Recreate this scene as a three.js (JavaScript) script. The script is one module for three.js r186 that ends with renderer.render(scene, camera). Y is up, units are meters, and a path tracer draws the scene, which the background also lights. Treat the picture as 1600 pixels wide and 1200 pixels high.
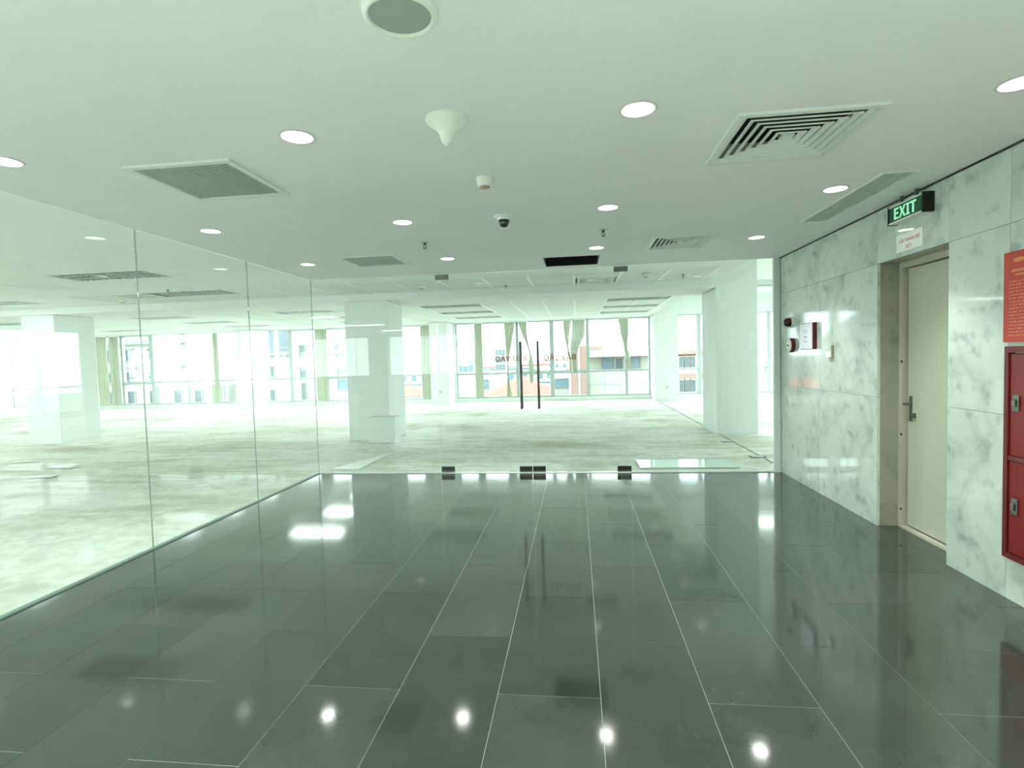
import * as THREE from 'three';
import { RoundedBoxGeometry } from 'three/addons/geometries/RoundedBoxGeometry.js';
import { mergeGeometries } from 'three/addons/utils/BufferGeometryUtils.js';
import { FontLoader } from 'three/addons/loaders/FontLoader.js';
import { TextGeometry } from 'three/addons/geometries/TextGeometry.js';
import { RectAreaLightUniformsLib } from 'three/addons/lights/RectAreaLightUniformsLib.js';

// ---------------------------------------------------------------- camera, sky, exposure
RectAreaLightUniformsLib.init();
const scene = new THREE.Scene();
const camera = new THREE.PerspectiveCamera(70.48, 4 / 3, 0.05, 900);
camera.position.set(0, 1.44, 0);
camera.rotation.set(-0.0465681, 0.11797452, -0.0285464, 'YXZ');
camera.updateMatrixWorld();
scene.background = new THREE.Color().setRGB(0.93, 1.0, 0.985);   // even overcast sky
scene.backgroundIntensity = 8;
const renderer = new THREE.WebGLRenderer({ antialias: true });
renderer.toneMapping = THREE.LinearToneMapping;
renderer.toneMappingExposure = 1.05;
renderer.shadowMap.enabled = true;
const DOWN = 15.5, TROFFER = 23, HIGH = 15;                                    // strength of the downlights and of the troffers lit as fill
const LAMP = new THREE.Color().setRGB(0.91, 1.0, 0.95), TUBE = new THREE.Color().setRGB(0.9, 1.0, 0.985);

// ---------------------------------------------------------------- measures of the place (metres)
const H = 2.53, D = 6.756, XR = 2.4, XL = -3.394, ZL = 8;                  // lobby: ceiling, glass front, marble wall, glass side
const HO = 2.70, ZW = -18.3, XW = -26, ZB = 10.5, XE = 9;          // office: ceiling, window wall, left, back and right ends

// ---------------------------------------------------------------- helpers
let seed = 7;
const rnd = () => ((seed = (seed * 1664525 + 1013904223) >>> 0) / 4294967296);
const used = {};
const numbered = (n) => { const k = used[n] = (used[n] ?? -1) + 1; return k ? `${n}_${String(k).padStart(3, '0')}` : n; };
const prep = (g) => {
  g = g.index ? g.toNonIndexed() : g;
  for (const k of Object.keys(g.attributes)) if (!['position', 'normal', 'uv'].includes(k)) g.deleteAttribute(k);
  return g;
};
const join = (gs) => { gs = [].concat(gs); return gs.length === 1 ? gs[0] : mergeGeometries(gs.map(prep)); };
function obj(name, gs, m, parent = scene) {
  const o = new THREE.Mesh(join(gs), m);
  o.name = parent === scene ? numbered(name) : name;
  o.castShadow = o.receiveShadow = true;
  parent.add(o);
  return o;
}
const struct = (name, gs, m) => { const o = obj(name, gs, m); o.userData.kind = 'structure'; return o; };
function tag(o, label, category, group) {
  o.userData = { label, category };
  if (group) o.userData.group = group;
  return o;
}
function thing(name, label, category, [x, y, z] = [0, 0, 0], turn = 0, group) {
  const o = new THREE.Group(); o.name = numbered(name); scene.add(o);
  o.position.set(x, y, z); o.rotation.y = turn;
  return tag(o, label, category, group);
}
function room(name, [x, y, z] = [0, 0, 0], turn = 0) {
  const o = new THREE.Group(); o.name = numbered(name); scene.add(o);
  o.position.set(x, y, z); o.rotation.y = turn; o.userData.kind = 'structure';
  return o;
}
function dup(root, [x, y, z], label, group) {
  const r = root.clone(); r.name = numbered(root.name.replace(/_\d{3}$/, '')); scene.add(r); r.position.set(x, y, z);
  r.userData = { ...root.userData, label };
  if (group) r.userData.group = group;
  return r;
}
// a box from corner to corner; uv in metres on every face
function bb(x0, x1, y0, y1, z0, z1, round = 0) {
  const w = x1 - x0, h = y1 - y0, d = z1 - z0;
  const g = round ? new RoundedBoxGeometry(w, h, d, 2, round) : new THREE.BoxGeometry(w, h, d);
  g.translate((x0 + x1) / 2, (y0 + y1) / 2, (z0 + z1) / 2);
  return metres(g);
}
function metres(g, du = 0, dv = 0) {
  const p = g.attributes.position, n = g.attributes.normal, uv = new Float32Array(p.count * 2);
  for (let i = 0; i < p.count; i++) {
    const ax = Math.abs(n.getX(i)), ay = Math.abs(n.getY(i)), az = Math.abs(n.getZ(i));
    const [u, v] = ax >= ay && ax >= az ? [p.getZ(i), p.getY(i)] : ay >= az ? [p.getX(i), p.getZ(i)] : [p.getX(i), p.getY(i)];
    uv[2 * i] = u + du; uv[2 * i + 1] = v + dv;
  }
  g.setAttribute('uv', new THREE.BufferAttribute(uv, 2));
  return g;
}
const lathe = (pts, seg = 40) => new THREE.LatheGeometry(pts.map(([r, y]) => new THREE.Vector2(r, y)), seg);
const cyl = (r0, r1, h, x, y, z, seg = 24) => new THREE.CylinderGeometry(r0, r1, h, seg).translate(x, y, z);
function tube(pts, r, seg = 24, sides = 8) { return new THREE.TubeGeometry(new THREE.CatmullRomCurve3(pts.map((p) => new THREE.Vector3(...p))), seg, r, sides); }
// a horizontal slab with openings: outline and holes as [x0, x1, z0, z1] or circles [x, z, r]
function slab(outline, holes, y0, y1) {
  const rect = (S, [x0, x1, z0, z1]) => { const s = new S(); s.moveTo(x0, -z0); s.lineTo(x1, -z0); s.lineTo(x1, -z1); s.lineTo(x0, -z1); s.closePath(); return s; };
  const poly = (S, p) => { const s = new S(); p.forEach(([x, z], i) => (i ? s.lineTo(x, -z) : s.moveTo(x, -z))); s.closePath(); return s; };
  const shape = Array.isArray(outline[0]) ? poly(THREE.Shape, outline) : rect(THREE.Shape, outline);
  for (const h of holes) {
    if (h.length === 4) shape.holes.push(rect(THREE.Path, h));
    else { const p = new THREE.Path(); p.absarc(h[0], -h[1], h[2], 0, Math.PI * 2, true); shape.holes.push(p); }
  }
  const g = new THREE.ExtrudeGeometry(shape, { depth: y1 - y0, bevelEnabled: false, curveSegments: 24 });
  g.rotateX(-Math.PI / 2); g.translate(0, y0, 0);
  return metres(g);
}
// a four-sided frame lying flat, seen from below, outer half-size a x b, width w
function flatFrame(a, b, w, y0, y1) {
  return [bb(-a, a, y0, y1, -b, -b + w), bb(-a, a, y0, y1, b - w, b), bb(-a, -a + w, y0, y1, -b + w, b - w), bb(a - w, a, y0, y1, -b + w, b - w)];
}

// ---------------------------------------------------------------- textures
function noise2(px, py, per, s) {
  const xi = Math.floor(px), yi = Math.floor(py), fx = px - xi, fy = py - yi;
  const h = (x, y) => { x = ((x % per) + per) % per; y = ((y % per) + per) % per; let n = (x * 374761393 + y * 668265263 + s * 144665) | 0; n = Math.imul(n ^ (n >>> 13), 1274126177); return ((n ^ (n >>> 16)) >>> 0) / 4294967296; };
  const u = fx * fx * (3 - 2 * fx), v = fy * fy * (3 - 2 * fy);
  const a = h(xi, yi), b = h(xi + 1, yi), c = h(xi, yi + 1), d = h(xi + 1, yi + 1);
  return a + (b - a) * u + (c - a) * v + (a - b - c + d) * u * v;
}
function fbm(u, v, f, oct, s, stretch = 1) {
  let t = 0, a = 0.5, n = 0;
  for (let o = 0; o < oct; o++) { t += a * noise2(u * f, v * f * stretch, f, s + o * 17); n += a; a *= 0.5; f *= 2; }
  return t / n;
}
const clamp = (x) => Math.min(1, Math.max(0, x));
const lerp3 = (a, b, t) => [a[0] + (b[0] - a[0]) * t, a[1] + (b[1] - a[1]) * t, a[2] + (b[2] - a[2]) * t];
function texture(size, fn, across, srgb = true, acrossV = across) {
  const d = new Uint8Array(size * size * 4);
  for (let j = 0; j < size; j++) for (let i = 0; i < size; i++) {
    const c = fn((i + 0.5) / size, (j + 0.5) / size), k = (j * size + i) * 4;
    d[k] = clamp(c[0]) * 255; d[k + 1] = clamp(c[1]) * 255; d[k + 2] = clamp(c[2]) * 255; d[k + 3] = 255;
  }
  const t = new THREE.DataTexture(d, size, size);
  t.wrapS = t.wrapT = THREE.RepeatWrapping; t.magFilter = THREE.LinearFilter; t.minFilter = THREE.LinearMipmapLinearFilter; t.generateMipmaps = true;
  t.repeat.set(1 / across, 1 / acrossV);
  if (srgb) t.colorSpace = THREE.SRGBColorSpace;
  t.needsUpdate = true;
  return t;
}
const marbleTex = texture(1024, (u, v) => {
  const wx = fbm(u, v, 4, 4, 3) - 0.5, wy = fbm(u, v, 4, 4, 9) - 0.5;
  const cloud = fbm(u + wx * 0.25, v + wy * 0.25, 5, 5, 21);
  const vein = Math.pow(1 - Math.abs(2 * fbm(u + wx * 0.35, v + wy * 0.35, 4, 6, 40) - 1), 9);
  const speck = Math.pow(fbm(u, v, 28, 3, 55), 3);
  let c = lerp3([0.90, 0.915, 0.895], [0.84, 0.86, 0.84], clamp((cloud - 0.42) * 2.2));
  c = lerp3(c, [0.52, 0.56, 0.545], clamp(vein * 0.22 * (0.2 + 1.4 * cloud) + Math.max(0, speck - 0.2) * 0.8));
  return c;
}, 2.2);
const graniteTex = texture(512, (u, v) => {
  const s = fbm(u, v, 26, 2, 5), b = fbm(u, v, 5, 4, 8), k = 0.235 + (s - 0.5) * 0.02 + (b - 0.5) * 0.04;
  return [k * 0.97, k * 1.04, k];
}, 1.1);
const graniteRough = texture(512, (u, v) => { const b = fbm(u, v, 6, 5, 77), r = 0.08 + (b - 0.5) * 0.05; return [r, r, r]; }, 1.7, false);
const concreteTex = texture(2048, (u, v) => {
  const w = fbm(u, v, 6, 3, 61) - 0.5;
  const streak = fbm(u + w * 0.04, v + w * 0.04, 14, 6, 31, 4), big = fbm(u, v, 5, 5, 71), fine = fbm(u, v, 120, 3, 91);
  const stain = clamp((fbm(u + w * 0.1, v, 7, 5, 101) - 0.52) * 4);
  let c = lerp3([0.90, 0.905, 0.865], [0.79, 0.795, 0.735], clamp((streak - 0.38) * 2.6));
  c = lerp3(c, [0.95, 0.955, 0.93], clamp((big - 0.5) * 3) * 0.7);
  c = lerp3(c, [0.60, 0.565, 0.48], stain * 0.5);
  const f = 1 + (fine - 0.5) * 0.16;
  return [c[0] * f, c[1] * f, c[2] * f];
}, 9);
const paintTex = texture(256, (u, v) => { const k = 0.955 + (fbm(u, v, 8, 5, 13) - 0.5) * 0.02; return [k, k, k]; }, 3);

// ---------------------------------------------------------------- materials
const std = (rgb, roughness = 0.6, more = {}) => new THREE.MeshStandardMaterial({ color: new THREE.Color(rgb), roughness, ...more });
const cloth_ = (c) => new THREE.MeshPhysicalMaterial({ color: c, roughness: 1, transmission: 0.5, thickness: 0 });
const M = {
  ceil: std('#fbfefb', 0.9, { map: paintTex }), white: std('#eef3ee', 0.8), column: std('#f6fbf8', 0.75, { map: paintTex }), panel: std('#e0e6e1', 0.7), rib: std('#f6faf6', 0.5),
  plastic: std('#edf0e9', 0.4), plasticGrey: std('#c9cdc4', 0.5), black: std('#0a0a0c', 0.6), dark: std('#15171a', 0.35), smoked: new THREE.MeshPhysicalMaterial({ color: '#0d1016', roughness: 0.08, clearcoat: 1 }),
  bounceMarble: std('#f0efe9', 0.25, { map: marbleTex }),
  marble: std('#e9eeea', 0.05, { map: marbleTex }), marbleJambShade: std('#b9b2a4', 0.3, { map: marbleTex }), joint: std('#9aa39b', 0.9),
  grout: std('#a9b2ab', 0.9), concrete: std('#ffffff', 0.72, { map: concreteTex }), concreteDark: std('#5f645c', 0.9),
  steel: std('#7e847f', 0.32, { metalness: 0.9 }), handle: std('#55514f', 0.3, { metalness: 0.9 }), alu: std('#b9c3c1', 0.45), aluWhite: std('#dfe6e2', 0.45),
  silicone: std('#8ea69a', 0.4), glassEdge: std('#b9dccb', 0.2), channel: std('#d7ddd8', 0.4),
  vent: std('#e3e9e4', 0.45), ventBlade: std('#c3cac5', 0.5), ventDark: std('#191c1d', 0.8),
  red: std('#7a0d14', 0.3), redFrame: std('#64141a', 0.4), redCap: std('#5c0914', 0.35), maroon: std('#3a0a0c', 0.25), cream: std('#e8e2cf', 0.5),
  doorPaint: std('#bcbea8', 0.5), frame: std('#bdb6a6', 0.5), curtain: cloth_('#d6d9cb'), curtainPale: cloth_('#e2e5dc'),
  orange: std('#b5702c', 0.6), letterGreen: std('#b8f2cf', 0.5, { emissive: new THREE.Color('#8af0b4'), emissiveIntensity: 0.5 }), signGreen: std('#0e4530', 0.4, { emissive: new THREE.Color('#0c5a38'), emissiveIntensity: 0.12 }),
  reflector: std('#dfe4e2', 0.5), tubeOff: std('#f4f6f4', 0.4), louvre: std('#c4cbc8', 0.4, { metalness: 0.3 }),
  tubeGlow: std('#ffffff', 0.5, { emissive: TUBE, emissiveIntensity: 1.2 }), downGlow: std('#ffffff', 0.5, { emissive: new THREE.Color().setRGB(1, 0.99, 0.95), emissiveIntensity: 45 }),
  canMetal: std('#d9dbd6', 0.4),
};
const pane = (r, g, b) => { const m = new THREE.MeshPhysicalMaterial({ roughness: 0, transmission: 1, thickness: 0, ior: 1.5 }); m.color.setRGB(r, g, b); return m; };
M.glass = pane(0.955, 0.988, 0.98); M.window = pane(0.94, 0.985, 0.98);
const tiles = ['#ffffff', '#eef2ef', '#dfe4e1', '#f4f2ee'].map((c) => new THREE.MeshPhysicalMaterial({ color: c, roughness: 1, ior: 1.75, map: graniteTex, roughnessMap: graniteRough }));

// ================================================================ THE LOBBY SHELL
const lobbyFloor = struct('floor', bb(XL, XR + 0.26, -0.2, -0.0015, -D, ZL), M.grout);
obj('added_bounce_floor', bb(XL, XR, -0.02, 0, -1.2, ZL), M.bounceMarble, lobbyFloor);           // unseen pale floor added behind the camera to bounce light upward
{ // granite tiles in half bond, each its own piece
  const P = 0.438, L = 0.963, G = 0.001, K = 0.0016;
  const variants = [0, 1, 2, 3].map((k) => { const g = bb(-P / 2 + G, P / 2 - G, -0.02, 0, -L / 2 + K, L / 2 - K); return metres(g, k * 0.37, k * 0.61); });
  for (let c = -8; c <= 6; c++) {
    const x0 = Math.max(XL, 0.072 + c * P), x1 = Math.min(XR, 0.072 + (c + 1) * P);
    if (x1 - x0 < 0.02) continue;
    for (let k = -6; k <= 6; k++) {
      const off = c & 1 ? -2.25 : -2.725, z0 = Math.max(-D, off + k * L), z1 = Math.min(-1.2, off + (k + 1) * L);
      if (z1 - z0 < 0.02) continue;
      const whole = x1 - x0 > P - 0.001 && z1 - z0 > L - 0.001, v = Math.floor(rnd() * 4);
      const t = obj('granite_tile', whole ? variants[v] : metres(bb(x0 + G, x1 - G, -0.02, 0, z0 + K, z1 - K), v * 0.4, v * 0.7), tiles[Math.floor(rnd() * 4)], lobbyFloor);
      if (whole) t.position.set((x0 + x1) / 2, 0, (z0 + z1) / 2);
    }
  }
  obj('granite_tile', bb(XR, XR + 0.155, -0.02, 0, -4.673, -3.842), tiles[2], lobbyFloor);     // in the door recess
}
const downs = [
  [-2.9, -2.53], [-1.3, -2.52], [0.3, -2.52], [1.87, -2.56], [-2.88, -4.1], [-1.32, -4.18], [0.26, -4.11], [1.78, -3.99], [-2.88, -5.69], [-1.34, -5.76], [0.23, -5.59], [1.74, -5.49],
  ...[-0.9, 0.8, 2.5, 4.2, 5.9].flatMap((z) => [-2.6, -1.1, 0.3, 1.7].map((x) => [x, z])),  // unseen rear rows, added to light the bounce floor
];
const hatch = [-0.33, 0.28, -6.57, -6.0];
struct('ceiling', [
  slab([XL, XR, -D, ZL], [...downs.map(([x, z]) => [x, z, 0.074]), hatch, [-2.38, -1.8, -3.31, -2.73], [-2.38, -1.82, -5.95, -5.39], [0.79, 1.39, -3.27, -2.67], [0.75, 1.31, -5.78, -5.22], [1.935, 2.115, -4.9, -3.7]], H, H + 0.19),
  bb(XL, XR + 0.2, H + 0.28, H + 0.36, -D, ZL), bb(XL, XL + 0.02, H + 0.19, H + 0.28, -D, ZL), bb(XL, XR, H + 0.19, H + 0.28, -D, -D + 0.02),
], M.ceil);
// marble wall: backing, slabs one by one, reveal of the stair door
const wallRight = struct('wall_right', [bb(XR + 0.022, XR + 0.3, -0.2, H + 0.4, -D - 0.15, -4.677), bb(XR + 0.022, XR + 0.3, -0.2, H + 0.4, -3.838, ZL + 0.1), bb(XR + 0.022, XR + 0.3, 2.112, H + 0.4, -4.677, -3.838), bb(XR + 0.25, XR + 0.35, -0.2, 2.12, -4.7, -3.8)], M.joint);
{
  const rows = [0, 1.045, 2.108, H + 0.05], zs = [-D - 0.14, -5.72, -4.675, -3.84, -3.34, -2.3, -1.25, -0.2, 0.85, 1.9, 3, 5.5, ZL], G = 0.0011;
  for (let i = 0; i < zs.length - 1; i++) for (let r = 0; r < 3; r++) {
    if (i === 2 && r < 2) continue;
    obj('marble_slab', metres(bb(XR, XR + 0.022, rows[r] + G, rows[r + 1] - G, zs[i] + G, zs[i + 1] - G), rnd() * 2, rnd() * 2), M.marble, wallRight);
  }
  obj('door_reveal', [bb(XR + 0.022, XR + 0.16, 0, 2.11, -4.68, -4.675), bb(XR + 0.022, XR + 0.16, 0, 2.11, -3.84, -3.835), bb(XR + 0.022, XR + 0.16, 2.108, 2.113, -4.675, -3.84)], M.marbleJambShade, wallRight);  // shade of the recess put into the colour: wall marble tinted grey-tan
}
struct('trim_1', bb(XR - 0.009, XR + 0.001, H - 0.011, H + 0.002, -D, ZL), M.dark);                                         // shadow gap along the top of the marble
struct('trim_2', [bb(XR - 0.075, XR - 0.012, 0, H, -D - 0.025, -D + 0.025), bb(XR - 0.012, XR - 0.001, 0, H, -D - 0.012, -D + 0.012)], M.aluWhite);   // end post of the glass front
const wallBack = struct('wall_back', bb(XL - 0.2, XR + 0.3, -0.2, H + 0.4, ZL, ZL + 0.3), M.marble);
struct('wall_side', bb(XL - 0.2, XL, -0.2, HO, 3, ZB), M.column);
struct('wall_core', [ bb(XR + 0.3, XE, -0.2, 3.3, -D - 0.15, -D - 0.05)], M.white);

// ================================================================ THE OFFICE SHELL
struct('floor_office', [slab([[XW, ZW - 0.2], [XE, ZW - 0.2], [XE, -D], [XL, -D], [XL, ZB], [XW, ZB]], [], -0.25, -0.004)], M.concrete);
struct('trim_3', [bb(2.485, 2.515, -0.01, 0.002, -17.2, -7.3)], M.joint);                                         // joint in the concrete
const cell = 0.71, row = 0.6;
const troffers = []; // [x, z] centres
for (const z of [-12.5, -14.3, -16.1]) for (const x of [1.42, -2.84, -6.39, -10.2, -14.5]) troffers.push([x, z]);
troffers.push([-6.17, -6.68], [-6.39, -8.6], [-10.4, -8.78], [-14.5, -8.78], [-10.4, -6.0]);
const back = [];  // unseen troffers, added to brighten the office from out of view
for (const x of [-7, -11.5, -16, -20.5]) for (const z of [-3, 0.5, 4, 7.5]) back.push([x, z]);
for (const z of [-16.2, -12.6, -8.8, -6]) back.push([-19.5, z]);
const TW = 0.71, TD = 0.3;
const fields = [[-8.52, 2.13, -9.5, -8.3], [-8.52, 2.13, -17.0, -11.0]];
const inField = ([x, z]) => fields.find((f) => x > f[0] && x < f[1] && z > f[2] && z < f[3]);
const grilleOff = [-7.455, -8.6];
const ceilOffice = struct('ceiling_office', [
  slab([[XW, ZW], [XR, ZW], [XR, -D], [XL, -D], [XL, ZB], [XW, ZB]], [...fields, ...[...troffers, ...back].filter((t) => !inField(t)).map(([x, z]) => [x - TW, x + TW, z - TD, z + TD])], HO, HO + 0.02),
  bb(XW, XR, HO + 0.14, 3.4, ZW, -D), bb(XW, XL, HO + 0.14, 3.4, -D, ZB),
], M.ceil);
struct('ceiling_high', bb(XR, XE, 3.3, 3.4, ZW, -D - 0.05), M.ceil);
{
  const taken = (x, z) => troffers.some(([tx, tz]) => Math.abs(tx - x) < TW + 0.01 && Math.abs(tz - z) < TD + row / 2 - 0.02) || (Math.abs(x - 0.355) < 0.1 && Math.abs(z + 9.2) < 0.2) || (Math.abs(x - grilleOff[0]) < 0.1 && Math.abs(z - grilleOff[1]) < 0.1);
  const pg = bb(-cell / 2 + 0.003, cell / 2 - 0.003, HO + 0.002, HO + 0.016, -row / 2 + 0.003, row / 2 - 0.003);
  for (const [x0, x1, z0, z1] of fields) {
    const nx = Math.round((x1 - x0) / cell), nz = Math.round((z1 - z0) / row);
    for (let i = 0; i < nx; i++) for (let j = 0; j < nz; j++) {
      const x = x0 + (i + 0.5) * cell, z = z1 - (j + 0.5) * row;
      if (taken(x, z)) continue;
      const o = obj('ceiling_panel', pg, M.panel, ceilOffice); o.position.set(x, (rnd() - 0.5) * 0.004, z);
    }
    for (let i = 0; i <= nx; i++) {
      const x = x0 + i * cell, cuts = troffers.filter(([tx, tz]) => Math.abs(tx - x) < TW - 0.1 && tz > z0 && tz < z1).map((t) => t[1]).sort((a, b) => b - a);
      const gs = []; let a = z1;
      for (const c of cuts) { gs.push(bb(x - 0.02, x + 0.02, HO - 0.008, HO + 0.014, c + TD, a)); a = c - TD; }
      if (a - z0 > 0.02) gs.push(bb(x - 0.02, x + 0.02, HO - 0.008, HO + 0.014, z0, a));
      if (gs.length) obj('ceiling_rib', gs, M.rib, ceilOffice);
    }
  }
}
struct('beam', bb(XW, XR, 2.57, HO - 0.001, -10.95, -9.64), M.ceil);
// window walls: solid parts
struct('wall_front', [
  bb(XW, XE, -0.25, 0.12, ZW - 0.12, ZW + 0.12), bb(XW, XR, HO - 0.02, 3.4, ZW - 0.12, ZW + 0.12), bb(XR, XE, 2.72, 3.4, ZW - 0.12, ZW + 0.12),
  ...[[XW, -21.25], [-18.7, -17.9], [-11.75, -11.25], [-4.9, -4.06], [2.42, 3.2]].map(([a, b]) => bb(a, b, 0.12, 2.75, ZW - 0.12, ZW + 0.12)),
], M.column);
struct('wall_left', [bb(XW - 0.2, XW, -0.25, 0.12, ZW, ZB), bb(XW - 0.2, XW, HO - 0.1, 3.4, ZW, ZB), ...[-18.3, -11, -3.7, 3.6].map((z) => bb(XW - 0.2, XW, 0.12, 2.62, z, z + 0.9)), bb(XW - 0.2, XW, 0.12, 2.62, ZB - 0.3, ZB)], M.column);
struct('wall_rear', [bb(XW, XL, -0.25, 0.8, ZB, ZB + 0.2), bb(XW, XL, HO - 0.1, 3.4, ZB, ZB + 0.2), ...[XW, -20.5, -13.5, -9.4].map((x) => bb(x, x + 0.9, 0.8, 2.62, ZB, ZB + 0.2)), bb(-3.9, XL, 0.8, 2.62, ZB, ZB + 0.2)], M.column);
struct('wall_end', [bb(XE, XE + 0.2, -0.25, 0.12, ZW, -D), bb(XE, XE + 0.2, HO, 3.4, ZW, -D), ...[-18.3, -13, -7.7].map((z) => bb(XE, XE + 0.2, 0.12, HO + 0.02, z, z + 0.9))], M.column);
// one window bay, built in its own x-y plane
let windowNo = 0;
function bay(at, turn, x0, x1, y0, y1, mullions, transom, thick = []) {
  const w = room(`window_${++windowNo}`, at, turn);
  obj('window_frame', [bb(x0, x1, y0, y0 + 0.055, -0.05, 0.05), bb(x0, x1, y1 - 0.04, y1, -0.05, 0.05), bb(x0, x0 + 0.05, y0 + 0.055, y1 - 0.04, -0.05, 0.05), bb(x1 - 0.05, x1, y0 + 0.055, y1 - 0.04, -0.05, 0.05)], M.alu, w);
  const edges = [x0 + 0.05, ...mullions.flatMap(([x, t]) => [x - t / 2, x + t / 2]), x1 - 0.05];
  for (const [x, t] of mullions) obj('mullion', bb(x - t / 2, x + t / 2, y0 + 0.055, y1 - 0.04, -0.06, 0.07), M.alu, w);
  for (let i = 0; i < edges.length; i += 2) {
    const a = edges[i], b = edges[i + 1], th = thick.includes(i / 2) ? 0.11 : 0.055;
    if (b - a < 0.03) continue;
    if (transom) obj('transom', bb(a, b, transom - th / 2, transom + th / 2, -0.05, 0.05), M.alu, w);
    for (const [p, q] of transom ? [[y0 + 0.055, transom - th / 2], [transom + th / 2, y1 - 0.04]] : [[y0 + 0.055, y1 - 0.04]])
      obj('pane', bb(a, b, p, q, -0.006, 0.006), M.window, w);
  }
  return w;
}
const F = [0, 0, ZW];
bay(F, 0, -4.06, 2.42, 0.12, 2.68, [[-3.2, 0.09], [-1.95, 0.1], [-0.79, 0.14], [0.4, 0.1], [1.65, 0.08]], 0.95, [2, 3]);
bay(F, 0, 3.2, XE, 0.12, 2.72, [[3.97, 0.13], [5.2, 0.08], [6.13, 0.1], [7.4, 0.08]], 0.95);
bay(F, 0, -11.25, -4.9, 0.12, 2.68, [[-10.02, 0.12], [-8.72, 0.1], [-7.4, 0.08], [-6.2, 0.08], [-5.2, 0.08]], 0.95, [2]);
bay(F, 0, -17.9, -11.75, 0.12, 2.68, [[-16.6, 0.08], [-15.32, 0.3], [-13.98, 0.12], [-12.6, 0.08]], 0.93, [1, 2]);
bay(F, 0, -21.25, -18.7, 0.12, 2.68, [[-19.9, 0.1]], 0.93);
for (const z of [-17.4, -10.1, -2.8, 4.5]) bay([XW - 0.1, 0, z], -Math.PI / 2, 0, z > 4 ? 5.7 : 6.4, 0.12, 2.62, [[1.6, 0.08], [3.2, 0.08], [4.8, 0.08]], 0.93);
for (const [a, b] of [[-25.1, -20.5], [-19.6, -13.5], [-12.6, -9.4], [-8.5, -3.9]]) bay([0, 0, ZB + 0.1], 0, a, b, 0.8, 2.62, [[(a + b) / 2, 0.1]], 0);
for (const z of [-17.4, -12.1]) bay([XE + 0.1, 0, z], -Math.PI / 2, 0, 4.4, 0.12, HO, [[1.5, 0.08], [3, 0.08]], 0.95);

// ================================================================ COLUMNS
function column(label, x0, x1, z0, z1, top, socket) {
  const c = obj('column', bb(x0, x1, -0.004, top, z0, z1, 0.006), M.column); tag(c, label, 'column'); c.userData.kind = 'thing';
  return c;
}
column('wide white square column left of the double glass door', -4.22, -3.44, -10.62, -9.66, 2.568);
column('white column far left in the office, seen through the side glass', -11.0, -10.27, -10.62, -9.7, 2.568);
column('large white column just inside the glass at the right', 2.46, 3.16, -11.0, -9.95, 3.31);
column('slim white column by the windows left of the curtained window', -4.72, -4.12, ZW + 0.121, -17.3, 2.69);
column('white column by the windows right of the curtained window', 2.43, 3.14, ZW + 0.121, -17.3, 3.31);
column('white column between the two left window bays', -11.6, -10.95, ZW + 0.121, -17.4, 2.69);
column('white column at the left end of the window wall', -18.5, -17.8, ZW + 0.121, -17.4, 2.69);
tag(obj('low_box', [bb(-3.72, -3.22, 0, 0.46, -9.64, -9.3, 0.008)], M.column), 'low plain box standing against the foot of the wide column', 'box');

// ================================================================ GLASS PARTITIONS
function panel(label, g, group) { const o = tag(obj('glass_screen', g, M.glass), label, 'glass screen', group); o.userData.kind = 'thing'; return o; }
const T = 0.006;
{
  const zs = [-D, -5.37, -3.92, -2.47, -1.02, 0.43, 1.88, 3.0];
  const lab = ['side glass panel meeting the glass front at the corner', 'side glass panel second from the corner of the glass front', 'side glass panel nearest the camera that reaches the picture edge'];
  for (let i = 0; i < zs.length - 1; i++) panel(lab[i] ?? `clear side glass panel beside the camera, ${['first', 'second', 'third', 'fourth'][i - 3]} behind those in view`, bb(XL - T, XL + T, 0.012, H - 0.002, zs[i] + 0.003, zs[i + 1] - 0.003));
  for (let i = 0; i < zs.length - 1; i++) struct(`trim_${10 + i}`, bb(XL - 0.005, XL + 0.005, 0.012, H - 0.002, zs[i] - 0.0016, zs[i] + 0.0016), M.silicone);
  struct('trim_4', [bb(XL - 0.014, XL + 0.014, 0, 0.012, -D, 3)], M.silicone);
  struct('trim_5', [bb(XL, -1.74, 0, 0.014, -D - 0.012, -D + 0.012), bb(0.65, XR - 0.075, 0, 0.014, -D - 0.012, -D + 0.012)], M.channel);
  struct('trim_6', [bb(-1.74, 0.65, 0, 0.006, -D - 0.03, -D + 0.03)], M.channel);
  panel('fixed glass panel left of the double glass door', bb(XL + 0.008, -1.743, 0.014, H - 0.002, -D - T, -D + T));
  panel('fixed glass panel between the double door and the marble wall', bb(0.653, XR - 0.075, 0.014, H - 0.002, -D - T, -D + T));
}
const font = await new FontLoader().loadAsync('fonts/droid/droid_sans_bold.typeface.json');
function letters(text, size, depth = 0.001) { const g = new TextGeometry(text, { font, size, depth, curveSegments: 4, bevelEnabled: false }); g.computeBoundingBox(); return g; }
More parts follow.
